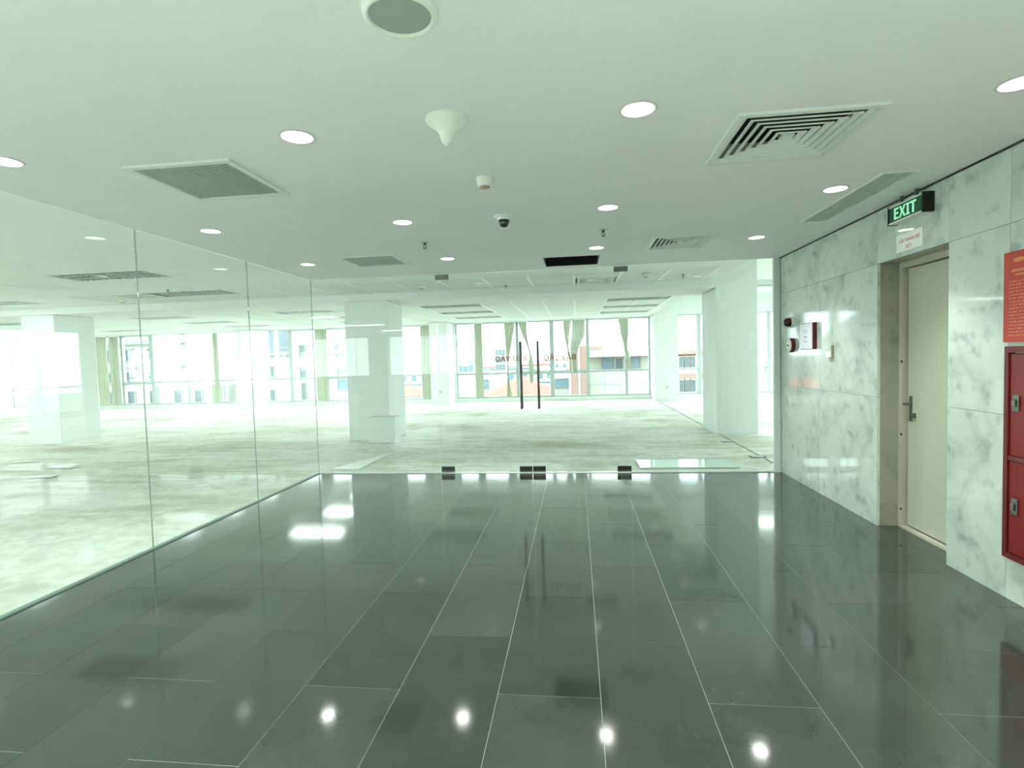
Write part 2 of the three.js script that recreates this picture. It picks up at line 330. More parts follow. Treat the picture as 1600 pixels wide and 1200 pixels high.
function glassDoor(label, x0, x1, word, hx, lx) {
  const d = thing('glass_door', label, 'door', [x0, 0, -D]);
  const w = x1 - x0;
  obj('pane', bb(0.003, w - 0.003, 0.012, H - 0.012, -T, T), M.glass, d);
  const hinge = hx > w / 2 ? 0 : w;                                         // hinged on the side away from the handle
  const a = hinge ? w - 0.165 : 0.003, b = hinge ? w - 0.003 : 0.165;
  const patch = (x, y, ww, n) => { const p = obj(n, bb(x, x + ww, y, y + 0.075, -0.018, 0.018, 0.004), M.steel, d); obj('cover_plate', bb(x + 0.004, x + ww - 0.004, y + 0.022, y + 0.071, 0.0181, 0.0195), M.handle, p); return p; };
  patch(hinge ? w - 0.17 : 0.003, 0.012, 0.17, 'floor_hinge');
  obj('top_pivot', [bb(hinge ? w - 0.17 : 0.003, hinge ? w - 0.003 : 0.17, H - 0.075, H - 0.012, -0.016, 0.016, 0.003)], M.steel, d);
  patch(hinge ? 0.003 : w - 0.165, 0.012, 0.16, 'lock_patch');
  const h = obj('handle', [cyl(0.0125, 0.0125, 0.84, hx, 1.23, 0.055, 16), cyl(0.0125, 0.0125, 0.84, hx, 1.23, -0.055, 16)], M.handle, d);
  obj('mount', [0.92, 1.54].map((y) => cyl(0.009, 0.009, 0.11, 0, 0, 0, 12).rotateX(Math.PI / 2).translate(hx, y, 0)), M.steel, h);
  const t = letters(word, 0.07), gs = [t];
  if (word[0] === 'Đ') gs.push(new THREE.BoxGeometry(0.008, 0.018, 0.001).rotateZ(-0.5).translate(0.102, 0.092, 0.0005));  // hook of the accent
  const g = join(gs); g.computeBoundingBox(); g.translate(-g.boundingBox.max.x / 2, 0, 0); g.rotateY(Math.PI);
  obj('lettering', g.translate(lx, 1.405, -T - 0.0005), M.orange, d);
  return d;
}
const wl = 1.173;
glassDoor('left leaf of the double glass door with a long bar handle', -1.74, -0.567, 'KÉO VÀO', wl - 0.115, wl - 0.235);
glassDoor('right leaf of the double glass door with a long bar handle', -0.567, 0.65, 'ĐÂY VÀO', 0.1, 0.375);

// ================================================================ CEILING FITTINGS OF THE LOBBY
const DR = ['row nearest the camera', 'middle row', 'row nearest the glass front'], DC = ['first from the left', 'second from the left', 'third from the left', 'last on the right'];
const downlight = thing('downlight', '', 'downlight', [0, H, 0]);
obj('ring', lathe([[0.07, 0.03], [0.07, -0.001], [0.074, -0.005], [0.084, -0.004], [0.086, 0.0]], 40), M.canMetal, downlight);
obj('reflector', lathe([[0.069, 0.0], [0.066, 0.045], [0.058, 0.06]], 40), M.canMetal, downlight);
obj('diffuser', lathe([[0, 0.024], [0.055, 0.027], [0.066, 0.034]], 32), M.downGlow, downlight);
downs.forEach(([x, z], i) => {
  const label = i < 12 ? `lit round recessed downlight, ${DC[i % 4]} in the ${DR[Math.floor(i / 4)]}` : 'round downlight added behind the camera, out of view, for bounce light';
  let o = downlight;
  if (i) o = dup(downlight, [x, H, z], label, i < 12 ? 'lobby downlights' : 'added downlights behind the camera'); else { o.position.set(x, H, z); o.userData.label = label; o.userData.group = 'lobby downlights'; }
  const s = new THREE.SpotLight(LAMP, DOWN, 0, 0.85, 1, 2);
  s.position.set(x, H + 0.012, z); s.target.position.set(x, 0, z); s.castShadow = true; s.shadow.radius = 4;
  s.name = 'downlight_lamp'; scene.add(s, s.target);
});
{ // ceiling loudspeaker
  const t = thing('ceiling_speaker', 'round white ceiling loudspeaker with a grey grille at the top edge', 'loudspeaker', [-0.52, H, -1.70]);
  obj('housing', lathe([[0.118, 0], [0.118, -0.006], [0.108, -0.018], [0.1, -0.02], [0.096, -0.012], [0.096, 0]], 48), M.plastic, t);
  const gr = [lathe([[0.0, -0.013], [0.05, -0.0125], [0.097, -0.01]], 48)];
  obj('grille', gr, std('#a3aaa2', 0.7), t);
}
{ // bell-shaped wireless antenna
  const t = thing('ceiling_antenna', 'white bell-shaped ceiling antenna with a rounded tip', 'antenna', [-0.555, H, -2.46]);
  obj('base', lathe([[0.094, 0], [0.096, -0.004], [0.094, -0.012]], 48), M.plastic, t);
  obj('dome', lathe([[0.094, -0.011], [0.086, -0.022], [0.066, -0.036], [0.046, -0.052], [0.035, -0.068], [0.029, -0.09], [0.0235, -0.107], [0.013, -0.117], [0, -0.12]], 48), M.plastic, t);
}
function smokeDetector(label, x, y, z, s = 1) {
  const t = thing('smoke_detector', label, 'smoke detector', [x, y, z]);
  obj('base', lathe([[0.05 * s, 0], [0.052 * s, -0.008], [0.048 * s, -0.018]], 32), M.plastic, t);
  obj('body', lathe([[0.046 * s, -0.016], [0.047 * s, -0.034], [0.04 * s, -0.05], [0.03 * s, -0.054], [0, -0.055]], 32), M.plastic, t);
  obj('sensor_ring', lathe([[0.031 * s, -0.05], [0.031 * s, -0.06], [0.022 * s, -0.063], [0, -0.063]], 32), std('#a99c86', 0.5), t);
  return t;
}
smokeDetector('small beige smoke detector on the lobby ceiling above the dome camera', -0.52, H, -3.28);
{
  const t = thing('dome_camera', 'white ceiling security camera with a black smoked dome', 'camera', [-0.52, H, -4.17]);
  obj('mount', lathe([[0.075, 0], [0.076, -0.006], [0.066, -0.014], [0.05, -0.016]], 48), M.plastic, t);
  obj('collar', lathe([[0.05, -0.014], [0.0495, -0.03], [0.045, -0.034]], 40), M.plastic, t);
  obj('dome', lathe([[0.042, -0.03], [0.042, -0.052], [0.037, -0.07], [0.024, -0.084], [0, -0.089]], 40), M.smoked, t);
}
function sprinkler(label, x, y, z) {
  const t = thing('fire_sprinkler', label, 'sprinkler', [x, y, z]);
  obj('escutcheon', lathe([[0.034, 0], [0.033, -0.006], [0.014, -0.01]], 24), M.plasticGrey, t);
  obj('head', [cyl(0.011, 0.011, 0.022, 0, -0.018, 0, 12), tube([[-0.01, -0.028, 0], [-0.013, -0.042, 0], [-0.003, -0.056, 0]], 0.003, 8, 6), tube([[0.01, -0.028, 0], [0.013, -0.042, 0], [0.003, -0.056, 0]], 0.003, 8, 6)], M.handle, t);
  obj('deflector', cyl(0.016, 0.018, 0.004, 0, -0.059, 0, 16), M.handle, t);
  return t;
}
sprinkler('fire sprinkler on the lobby ceiling between the left downlights and the glass', -1.35, H, -4.91);
sprinkler('fire sprinkler on the lobby ceiling in front of the black hatch', 0.26, H, -4.8);
// return grilles: frame and fine blades
function returnGrille(label, x, y, z, a) {
  const t = thing('return_air_grille', label, 'vent', [x, y, z]);
  obj('frame', [...flatFrame(a, a, 0.036, -0.012, 0.004), ...flatFrame(a - 0.03, a - 0.03, 0.008, -0.002, 0.06)], M.vent, t);
  obj('duct', bb(-a + 0.03, a - 0.03, 0.06, 0.07, -a + 0.03, a - 0.03), M.ventDark, t);
  const n = 28, g = bb(-0.0045, 0.0045, -0.004, 0.012, -a + 0.036, a - 0.036).rotateZ(0.35);
  for (let i = 0; i < n; i++) { const o = obj('blade', g, M.ventBlade, t); o.position.x = -a + 0.036 + (i + 0.5) * (2 * a - 0.072) / n; }
  return t;
}
returnGrille('large square return air grille with fine blades at upper left', -2.09, H, -3.02, 0.31);
returnGrille('square return air grille with fine blades near the glass front at left', -2.1, H, -5.67, 0.3);
// square diffusers with concentric cones
function diffuser(label, x, y, z, a, n = 6) {
  const t = thing('ceiling_diffuser', label, 'vent', [x, y, z]);
  obj('frame', flatFrame(a, a, 0.03, -0.014, 0.004), M.vent, t);
  obj('duct', [bb(-a + 0.02, a - 0.02, 0.09, 0.1, -a + 0.02, a - 0.02)], M.ventDark, t);
  for (let i = 0; i < n; i++) {
    const rim = flatFrame(a - 0.032 - i * ((a - 0.06) / n), a - 0.032 - i * ((a - 0.06) / n), 0.004, -0.011, -0.004), r0 = a - 0.034 - i * ((a - 0.06) / n), r1 = r0 - (a - 0.06) / n * 0.52, c = rim;
    const quad = (k) => { // one sloping side of the cone, 3 mm thick
      const s = new THREE.Shape([new THREE.Vector2(-r0, 0), new THREE.Vector2(r0, 0), new THREE.Vector2(r1, 0.02), new THREE.Vector2(-r1, 0.02)]);
      const P = [[-r0, -0.008, r0], [r0, -0.008, r0], [r1, 0.001, r1], [-r1, 0.001, r1], [-r0 + 0.001, -0.005, r0 - 0.001], [r0 - 0.001, -0.005, r0 - 0.001], [r1 - 0.001, 0.004, r1 - 0.001], [-r1 + 0.001, 0.004, r1 - 0.001]];
      const I = [0, 1, 2, 0, 2, 3, 5, 4, 7, 5, 7, 6, 4, 5, 1, 4, 1, 0, 3, 2, 6, 3, 6, 7];
      const g = new THREE.BufferGeometry(); g.setAttribute('position', new THREE.Float32BufferAttribute(I.flatMap((q) => P[q]), 3)); g.computeVertexNormals();
      return metres(g.rotateY(k * Math.PI / 2));
    };
    for (let k = 0; k < 4; k++) c.push(quad(k));
    obj('cone', c, M.vent, t);
  }
  const ri = 0.03; obj('core', bb(-ri, ri, -0.008, 0.01, -ri, ri), M.vent, t);
  return t;
}
diffuser('large square air diffuser of nested frames at upper right', 1.09, H, -2.97, 0.325);
diffuser('square air diffuser of nested frames nearer the glass, at right', 1.03, H, -5.5, 0.3);
{ // linear diffuser
  const t = thing('linear_diffuser', 'long narrow slotted air diffuser beside the marble wall', 'vent', [2.025, H, -4.3]);
  obj('frame', flatFrame(0.105, 0.62, 0.014, -0.008, 0.003), M.vent, t);
  obj('duct', bb(-0.09, 0.09, 0.05, 0.06, -0.6, 0.6), M.ventDark, t);
  for (let i = 0; i < 6; i++) { const o = obj('slat', bb(-0.011, 0.011, -0.005, 0.004, -0.606, 0.606), M.ventBlade, t); o.position.x = -0.075 + i * 0.03; }
}
{ // open hatch above the doors
  const t = thing('ceiling_hatch', 'open rectangular ceiling hatch, black inside, above the glass door', 'hatch', [-0.025, H, -6.285]);
  obj('shaft', [bb(-0.306, 0.306, 0.272, 0.278, -0.286, 0.286), bb(-0.306, -0.3, 0.002, 0.272, -0.286, 0.286), bb(0.3, 0.306, 0.002, 0.272, -0.286, 0.286), bb(-0.3, 0.3, 0.002, 0.272, -0.286, -0.28), bb(-0.3, 0.3, 0.002, 0.272, 0.28, 0.286)], M.black, t);
  obj('rim', flatFrame(0.306, 0.286, 0.008, -0.003, 0.002), M.dark, t);
}

// ================================================================ OFFICE CEILING FITTINGS
const trofferPlaces = { '1.42': 'right of the doors', '-2.84': 'left of the doors', '-6.39': 'left of the wide column', '-10.2': 'beyond the far left column', '-14.5': 'furthest left' };
function makeTroffer(lit) {
const troffer = thing('ceiling_troffer', '', 'ceiling light', [0, HO, 0]);
obj('frame', flatFrame(TW, TD, 0.02, -0.006, 0.02), M.vent, troffer);
obj('housing', [bb(-TW, TW, 0.1, 0.11, -TD, TD), bb(-TW, -TW + 0.01, 0.02, 0.1, -TD, TD), bb(TW - 0.01, TW, 0.02, 0.1, -TD, TD), bb(-TW, TW, 0.02, 0.1, -TD, -TD + 0.01), bb(-TW, TW, 0.02, 0.1, TD - 0.01, TD)], M.reflector, troffer);
for (let i = 0; i < 3; i++) { const tb = obj('tube', new THREE.CylinderGeometry(0.014, 0.014, 1.24, 12).rotateZ(Math.PI / 2), lit ? M.tubeGlow : M.tubeOff, troffer); tb.position.set(0, 0.075, (i - 1) * 0.185); }
for (let i = 0; i < 2; i++) { const l = obj('louvre', bb(-TW + 0.02, TW - 0.02, 0, 0.045, -0.004, 0.004), M.louvre, troffer); l.position.z = (i - 0.5) * 0.185; }
for (let i = 0; i < 13; i++) { const l = obj('louvre_blade', bb(-0.004, 0.004, 0.002, 0.05, -TD + 0.02, TD - 0.02), M.louvre, troffer); l.position.x = (i - 6) * 0.1; }
return troffer;
}
const proto = {};
for (const [x, z] of [...troffers, ...back]) {
  let label;
  if (back.some((b) => b[0] === x && b[1] === z)) label = 'louvred ceiling light added as fill far out in the left of the office';
  else if (z < -11) label = `louvred ceiling light beyond the beam, ${trofferPlaces[x] ?? 'at left'}, ${{ '-12.5': 'nearest of its three', '-14.3': 'middle of its three', '-16.1': 'furthest of its three' }[z]}`;
  else label = { '-6.17,-6.68': 'bright louvred ceiling light nearest the side glass', '-6.39,-8.6': 'grey louvred ceiling light in front of the beam, beside the return grille', '-10.4,-8.78': 'louvred ceiling light in front of the far left column', '-14.5,-8.78': 'louvred ceiling light in front of the beam, furthest left', '-10.4,-6': 'louvred ceiling light left of the bright one near the side glass' }[`${x},${z}`];
  const group = back.some((b) => b[0] === x && b[1] === z) ? 'added fill troffers far left' : 'louvred office ceiling lights';
  const lit = x < -10 || (x < -6 && z < -11) || (z > -5 && x < -6);  // glow added to otherwise unlit troffers as fill for the office
  if (!proto[lit]) { proto[lit] = makeTroffer(lit); proto[lit].position.set(x, HO, z); Object.assign(proto[lit].userData, { label, group }); } else dup(proto[lit], [x, HO, z], label, group);
  if (!lit) continue;
  const l = new THREE.RectAreaLight(TUBE, z < -5 ? (x < -10 ? 8 : 15) : TROFFER, 1.3, 0.5);
  l.position.set(x, HO - 0.01, z); l.rotation.x = -Math.PI / 2; l.name = 'troffer_fill_lamp'; scene.add(l);
}
for (const [x, z, w] of [[5.2, -9.2, 'nearest'], [5.2, -12.2, 'second'], [5.2, -15.2, 'third']]) {  // added fill for the right column and the centre floor
  const o = dup(proto.true, [x, 3.19, z], `louvred light added as fill under the high ceiling at right, ${w} from the lobby`, 'added lights under the high ceiling');
  const l = new THREE.RectAreaLight(TUBE, HIGH, 1.3, 0.5);
  l.position.set(x, 3.18, z); l.rotation.x = -Math.PI / 2; l.name = 'troffer_fill_lamp'; scene.add(l);
}
diffuser('small square air diffuser on the office ceiling behind the right door leaf', 0.355, HO, -9.2, 0.3);
returnGrille('square return air grille on the office ceiling left of the wide column', grilleOff[0], HO, grilleOff[1], 0.31);
for (const [l, x, z] of [['between two ribs left of the door', -2.52, -8.88], ['right of the office air diffuser', 1.11, -8.7], ['far left, beside the return grille', -8.05, -8.95]]) smokeDetector(`grey smoke detector on the office ceiling ${l}`, x, HO, z, 1.3);
for (const [l, x, z] of [['behind the middle of the glass door', -1.16, -9.3], ['near the large right column', 1.72, -8.95], ['beside the bright louvred light at left', -6.43, -8.03]]) sprinkler(`dark fire sprinkler on the office ceiling ${l}`, x, HO, z);

// ================================================================ THINGS ON THE MARBLE WALL
{ // steel stair door in its recess
  const d = room('door_1', [XR + 0.16, 0, -4.2575]);
  const a = 0.4175;
  obj('door_frame', [bb(0, 0.09, 0, 2.11, -a, -a + 0.05), bb(0, 0.09, 0, 2.11, a - 0.05, a), bb(0, 0.09, 2.06, 2.11, -a + 0.05, a - 0.05)], M.frame, d);
  obj('threshold', bb(-0.005, 0.09, 0, 0.018, -a + 0.05, a - 0.05), M.frame, d);
  const leaf = obj('door_leaf', bb(0.035, 0.085, 0.028, 2.052, -a + 0.062, a - 0.056, 0.004), M.doorPaint, d);
  const h = obj('door_handle', [tube([[0.036, 1.0, -a + 0.1], [-0.02, 1.0, -a + 0.1], [-0.025, 1.0, -a + 0.12], [-0.025, 0.995, -a + 0.21]], 0.0085, 24, 10)], M.steel, leaf);
  obj('lock_plate', [bb(0.0335, 0.036, 0.86, 1.06, -a + 0.078, -a + 0.122, 0.001), bb(0.028, 0.036, 0.89, 0.93, -a + 0.125, -a + 0.165)], M.steel, leaf);
  obj('bolt_hole', [0.15, 0.75, 1.33].map((y) => cyl(0.011, 0.011, 0.003, 0, 0, 0, 14).rotateZ(Math.PI / 2).translate(-0.001, y, -a + 0.04)), M.black, d);
}
function printed(w, h, draw) {
  const c = document.createElement('canvas'); c.width = w; c.height = h; const g = c.getContext('2d'); draw(g, w, h);
  const t = new THREE.CanvasTexture(c); t.colorSpace = THREE.SRGBColorSpace; t.magFilter = THREE.LinearFilter; return new THREE.MeshStandardMaterial({ map: t, roughness: 0.4 });
}
// a flat print on the marble wall, facing the lobby (-x)
const printOn = (name, w, h, m, parent, x = 0) => { const o = obj(name, new THREE.PlaneGeometry(w, h).rotateY(-Math.PI / 2).translate(x, 0, 0), m, parent); return o; };
{ // EXIT sign box
  const t = thing('exit_sign', 'green lit EXIT sign box with a black end cap above the stair door', 'sign', [XR, 2.41, -4.19]);
  obj('housing', [bb(-0.07, -0.002, -0.062, -0.052, -0.2, 0.2), bb(-0.07, -0.002, 0.055, 0.064, -0.2, 0.2), bb(-0.062, -0.004, -0.052, 0.055, -0.2, 0.19)], M.plastic, t);
  obj('end_cap', bb(-0.074, -0.002, -0.066, 0.068, 0.19, 0.21, 0.003), M.black, t);
  obj('end_cap', bb(-0.074, -0.002, -0.066, 0.068, -0.206, -0.2), M.black, t);
  obj('face', bb(-0.067, -0.062, -0.052, 0.055, -0.2, 0.19), M.signGreen, t);
  const g = letters('EXIT', 0.082, 0.002); g.translate(-(g.boundingBox.max.x + g.boundingBox.min.x) / 2, -0.041, 0); g.scale(1.12, 1, 1); g.rotateY(-Math.PI / 2).translate(-0.0672, 0.002, -0.005);
  obj('lettering', g, M.letterGreen, t);
  obj('bracket', [bb(-0.05, -0.03, 0.064, H - 2.41, -0.1, -0.085), bb(-0.05, -0.03, 0.064, H - 2.41, 0.075, 0.09)], M.steel, t);
  const s = new THREE.RectAreaLight(new THREE.Color('#8af0b4'), 0.3, 0.38, 0.1); s.position.set(XR - 0.078, 2.41, -4.19); s.rotation.y = Math.PI / 2; s.name = 'exit_sign_lamp'; scene.add(s);
}
{
  const t = thing('stair_sign', 'white plate with red lettering under the EXIT sign', 'sign', [XR, 2.205, -4.255]);
  obj('plate', bb(-0.006, 0, -0.065, 0.065, -0.155, 0.155), M.plastic, t);
  printOn('lettering', 0.3, 0.122, printed(512, 208, (g, w, h) => {
    g.fillStyle = '#f7f6f2'; g.fillRect(0, 0, w, h); g.fillStyle = '#b5322f'; g.strokeStyle = '#b5322f'; g.lineWidth = 6; g.textAlign = 'center'; g.font = 'bold 58px sans-serif';
    g.fillText('CÂU THANG BÔ', w / 2, 102); g.fillText('SÔ 1', w / 2, 186);
    const x0 = w / 2 - g.measureText('CÂU THANG BÔ').width / 2, cw = g.measureText('C').width, aw = g.measureText('Â').width;
    g.beginPath(); g.moveTo(x0 + cw + aw * 0.62, 34); g.lineTo(x0 + cw + aw * 0.86, 46); g.stroke();               // grave over the circumflex
    const x1 = x0 + g.measureText('CÂU THANG BÔ').width; g.beginPath(); g.arc(x1 - 23, 114, 5, 0, 7); g.fill();       // dot below
    const s0 = w / 2 - g.measureText('SÔ 1').width / 2 + g.measureText('S').width; g.beginPath(); g.moveTo(s0 + 34, 132); g.lineTo(s0 + 48, 118); g.stroke();
  }), t, -0.0065);
}
{
  const t = thing('notice_board', 'red fire notice board with fine yellow print above the red cabinet', 'notice', [XR, 1.7, -2.95]);
  obj('board', bb(-0.012, 0, -0.247, 0.247, -0.416, 0.416), std('#b3352a', 0.35), t);
  printOn('print', 0.82, 0.486, printed(1024, 608, (g, w, h) => {
    g.fillStyle = '#c0392b'; g.fillRect(0, 0, w, h);
    g.fillStyle = '#d98a4a'; g.beginPath(); g.ellipse(120, 55, 50, 16, 0, 0, 7); g.fill(); g.fillRect(60, 118, 900, 16); g.fillRect(90, 150, 840, 10);
    g.fillStyle = 'rgba(230,170,120,0.75)';
    for (let r = 0; r < 17; r++) { let x = 40; while (x < 980) { const ww = 12 + rnd() * 46; g.fillRect(x, 196 + r * 23, ww, 6); x += ww + 10; } }
  }), t, -0.0125);
}
{ // fire hose cabinet, two doors one over the other
  const t = thing('fire_hose_cabinet', 'tall red metal fire hose cabinet with two doors at the right edge', 'cabinet', [XR, 0.25, -3.325]);
  const w = 0.78, h = 1.18;
  obj('frame', [bb(-0.035, 0, 0, h, 0, 0.03, 0.003), bb(-0.035, 0, 0, h, w - 0.03, w, 0.003), bb(-0.035, 0, 0, 0.03, 0.03, w - 0.03), bb(-0.035, 0, h - 0.035, h, 0.03, w - 0.03), bb(-0.03, 0, 0.55, 0.575, 0.03, w - 0.03)], M.redFrame, t);
  for (const [y0, y1, hy] of [[0.034, 0.547, 0.3], [0.578, h - 0.04, 0.87]]) {
    const d = obj('door', bb(-0.026, -0.004, y0, y1, 0.034, w - 0.034, 0.003), M.red, t);
    obj('handle', [bb(-0.034, -0.026, hy - 0.045, hy + 0.045, 0.06, 0.1, 0.003), bb(-0.046, -0.034, hy - 0.02, hy + 0.02, 0.07, 0.09, 0.004)], M.steel, d);
  }
}
{ // fire call box
  const t = thing('fire_alarm_box', 'white and dark red fire alarm box on the marble wall', 'alarm box', [XR, 1.583, -5.92]);
  obj('body', bb(-0.042, 0, -0.135, 0.135, -0.15, 0.15, 0.004), M.redCap, t);
  obj('door', bb(-0.048, -0.041, -0.13, 0.13, -0.148, 0.146, 0.002), std('#e6e2ea', 0.4), t);
  printOn('print', 0.25, 0.22, printed(320, 280, (g, w, h) => {
    g.fillStyle = '#e6e2ea'; g.fillRect(0, 0, w, h); g.fillStyle = '#8d8a99';
    for (let r = 0; r < 3; r++) for (let k = 0; k < 4; k++) g.fillRect(104 + k * 30, 54 + r * 16, 22, 8);
    g.strokeStyle = '#b9b2bd'; g.lineWidth = 3; g.strokeRect(82, 112, 150, 110);
    g.strokeStyle = '#3c3640'; g.lineWidth = 9;
    g.beginPath(); g.moveTo(112, 140); g.lineTo(146, 158); g.moveTo(204, 140); g.lineTo(170, 158); g.moveTo(126, 134); g.lineTo(150, 150); g.moveTo(190, 134); g.lineTo(166, 150); g.moveTo(158, 150); g.lineTo(158, 184); g.stroke();
    g.fillStyle = '#5a4048'; g.fillRect(98, 204, 120, 8);
  }), t, -0.0485);
  obj('lock', cyl(0.012, 0.012, 0.02, 0, 0, 0, 14).rotateX(Math.PI / 2).translate(-0.022, 0, 0.155), M.black, t);
}
{
  const t = thing('alarm_strobe', 'dark red domed alarm lamp on a cream base', 'alarm lamp', [XR, 1.755, -6.4]);
  const turnOut = (g) => g.rotateZ(Math.PI / 2);
  obj('base', turnOut(lathe([[0.06, 0], [0.06, 0.016], [0.05, 0.022], [0, 0.022]], 32)), M.cream, t);
  obj('lens', turnOut(lathe([[0.05, 0.02], [0.05, 0.05], [0.04, 0.075], [0.02, 0.088], [0, 0.09]], 32)), M.maroon, t);
  const b = thing('alarm_bell', 'round red and white alarm bell under the dark red lamp', 'alarm bell', [XR, 1.5, -6.38]);
  obj('gong', turnOut(lathe([[0.078, 0], [0.08, 0.015], [0.078, 0.03], [0.07, 0.04]], 40)), M.redCap, b);
  obj('face', turnOut(lathe([[0.07, 0.039], [0.06, 0.046], [0.03, 0.05], [0, 0.05]], 40)), std('#e9e6e6', 0.4), b);
  obj('screw', turnOut(cyl(0.009, 0.009, 0.012, 0, 0.054, 0, 12)), M.black, b);
}
{
  const t = thing('wall_switch', 'small white and tan control box on the marble wall left of the door', 'switch', [XR, 1.425, -5.46]);
  obj('box', bb(-0.024, 0, -0.055, 0.055, -0.05, 0.05, 0.003), std('#cdbba0', 0.5), t);
  obj('face', bb(-0.028, -0.024, -0.055, 0.0, -0.05, 0.046), M.plastic, t);
  obj('display', bb(-0.028, -0.024, 0.004, 0.052, -0.05, 0.046), std('#c3c9c2', 0.4), t);
}

// ================================================================ LOOSE THINGS IN THE OFFICE
tag(obj('glass_sheet', bb(0.78, 2.0, 0.004, 0.016, -7.5, -6.98), std('#dcefe6', 0.06)), 'pale sheet of glass lying flat behind the right glass panel', 'glass sheet');
{
  const s = new THREE.Shape([[-3.36, 7.02], [-2.95, 7.0], [-2.93, 8.3]].map(([x, z]) => new THREE.Vector2(x, z)));
  const g = metres(new THREE.ExtrudeGeometry(s, { depth: 0.006, bevelEnabled: false }).rotateX(-Math.PI / 2).translate(0, 0.001, 0));
  tag(obj('board_scrap', g, M.rib), 'white triangular offcut on the concrete left of the doors', 'offcut');
}
const scraps = [['long thin white strip on the concrete behind the side glass', -4.45, -6.62, 0.2, 0.02, 0.05], ['white paper scrap on the concrete, left of the strip', -7.3, -6.6, 0.17, 0.08, 0.1], ['torn white paper scrap furthest left on the concrete', -8.8, -7.7, 0.2, 0.05, 0.3], ['folded white paper scrap between two others at left', -7.7, -7.25, 0.24, 0.07, -0.1]];
for (const [l, x, z, a, b, r] of scraps) { const g = new THREE.PlaneGeometry(a * 2, b * 2, 8, 3).rotateX(-Math.PI / 2); const p = g.attributes.position; for (let i = 0; i < p.count; i++) p.setY(i, 0.004 + 0.006 * Math.abs(Math.sin(p.getX(i) * 30 + p.getZ(i) * 14))); g.computeVertexNormals(); const o = tag(obj('paper_scrap', g, M.rib), l, 'paper scrap'); o.position.set(x, 0, z); o.rotation.y = r; }
function floorBox(label, x, z) {
  const t = thing('floor_box', label, 'floor box', [x, 0, z]);
  obj('pit', bb(-0.1, 0.1, -0.003, 0.003, -0.06, 0.06), M.concreteDark, t);
  obj('lid', bb(-0.09, 0.07, 0.003, 0.01, -0.02, 0.06), M.ventBlade, t);
}
floorBox('small open floor box by the joint, nearer the right glass', 2.45, -7.75);
floorBox('small open floor box by the joint, in front of the large right column', 2.42, -9.1);
function socket(label, x, y, z) { const t = thing('wall_socket', label, 'socket', [x, y, z]); obj('plate', bb(-0.05, 0.05, -0.05, 0.05, 0, 0.01, 0.003), M.plasticGrey, t); obj('cover', bb(-0.03, 0.03, -0.03, 0.03, 0.01, 0.014, 0.001), M.ventBlade, t); }
socket('small socket low on the slim column left of the curtained window', -4.4, 0.42, -17.3);
socket('small socket low on the column right of the curtained window', 2.8, 0.42, -17.3);

// ---------------------------------------------------------------- curtains
// pleated cloth with thickness; profile(t) gives [left edge, right edge] for t = 0 (top) to 1 (bottom)
function cloth(profile, top, bottom, pleats, amp, rows = 28) {
  const n = pleats * 6, P = [], I = [], th = 0.004;
  for (let s = 0; s < 2; s++) for (let j = 0; j <= rows; j++) for (let i = 0; i <= n; i++) {
    const t = j / rows, [a, b] = profile(t), u = i / n, wide = Math.min(1, (b - a) / 0.3 + 0.25);
    P.push(a + (b - a) * u, top + (bottom - top) * t, Math.sin(u * pleats * 2 * Math.PI + 0.6 * Math.sin(t * 5)) * amp * wide + s * th);
  }
  const at = (s, j, i) => (s * (rows + 1) + j) * (n + 1) + i;
  for (let s = 0; s < 2; s++) for (let j = 0; j < rows; j++) for (let i = 0; i < n; i++) {
    const q = [at(s, j, i), at(s, j + 1, i), at(s, j + 1, i + 1), at(s, j, i + 1)];
    I.push(...(s ? [q[0], q[1], q[2], q[0], q[2], q[3]] : [q[2], q[1], q[0], q[3], q[2], q[0]]));
  }
  for (let j = 0; j < rows; j++) for (const i of [0, n]) I.push(at(0, j, i), at(0, j + 1, i), at(1, j + 1, i), at(0, j, i), at(1, j + 1, i), at(1, j, i));
  const g = new THREE.BufferGeometry(); g.setAttribute('position', new THREE.Float32BufferAttribute(P, 3)); g.setIndex(I); g.computeVertexNormals();
  return metres(g.toNonIndexed());
}
const lin = (pts) => (t) => { let k = 1; while (k < pts.length - 1 && t > pts[k][0]) k++; const [t0, a0, b0] = pts[k - 1], [t1, a1, b1] = pts[k], s = clamp((t - t0) / (t1 - t0)); return [a0 + (a1 - a0) * s, b0 + (b1 - b0) * s]; };
function curtain(label, pts, m = M.curtain, pleats = 4, bottom = 0.16, tie) {
  const t = thing('curtain', label, 'curtain', [0, 0, ZW + 0.2]);
  obj('cloth', cloth(lin(pts), 2.66, bottom, pleats, 0.035), m, t);
  obj('hem_tape', [bb(pts[0][1] - 0.01, pts[0][2] + 0.01, 2.645, 2.69, -0.03, 0.03)], M.rib, t);
  if (tie) obj('tie', new THREE.TorusGeometry(tie[2], 0.018, 8, 20).rotateX(Math.PI / 2).translate(tie[0], tie[1], 0), m, t);
}
const straight = (a, b) => [[0, a, b], [1, a - 0.01, b + 0.01]];
curtain('beige curtain hanging straight, leftmost of the pair at the far left windows', straight(-17.48, -17.08));
curtain('beige curtain hanging straight, right of the pair at the far left windows', straight(-16.95, -16.6));
curtain('beige curtain at the right end of the far left window bay', straight(-12.98, -12.66));
curtain('beige curtain between the panes left of the wide column', straight(-9.02, -8.6), M.curtain, 5);
curtain('pale green curtain beside the slim column', straight(-5.24, -4.9));
curtain('pale curtain bundled straight at the left of the curtained window', straight(-3.38, -3.12), M.curtain, 3);
curtain('beige curtain tied to a point, leftmost of the gathered ones', [[0, -2.37, -1.98], [0.25, -2.33, -2.1], [0.47, -2.3, -2.22], [0.52, -2.29, -2.25], [0.75, -2.29, -2.25], [1, -2.34, -2.14]], M.curtain, 4);
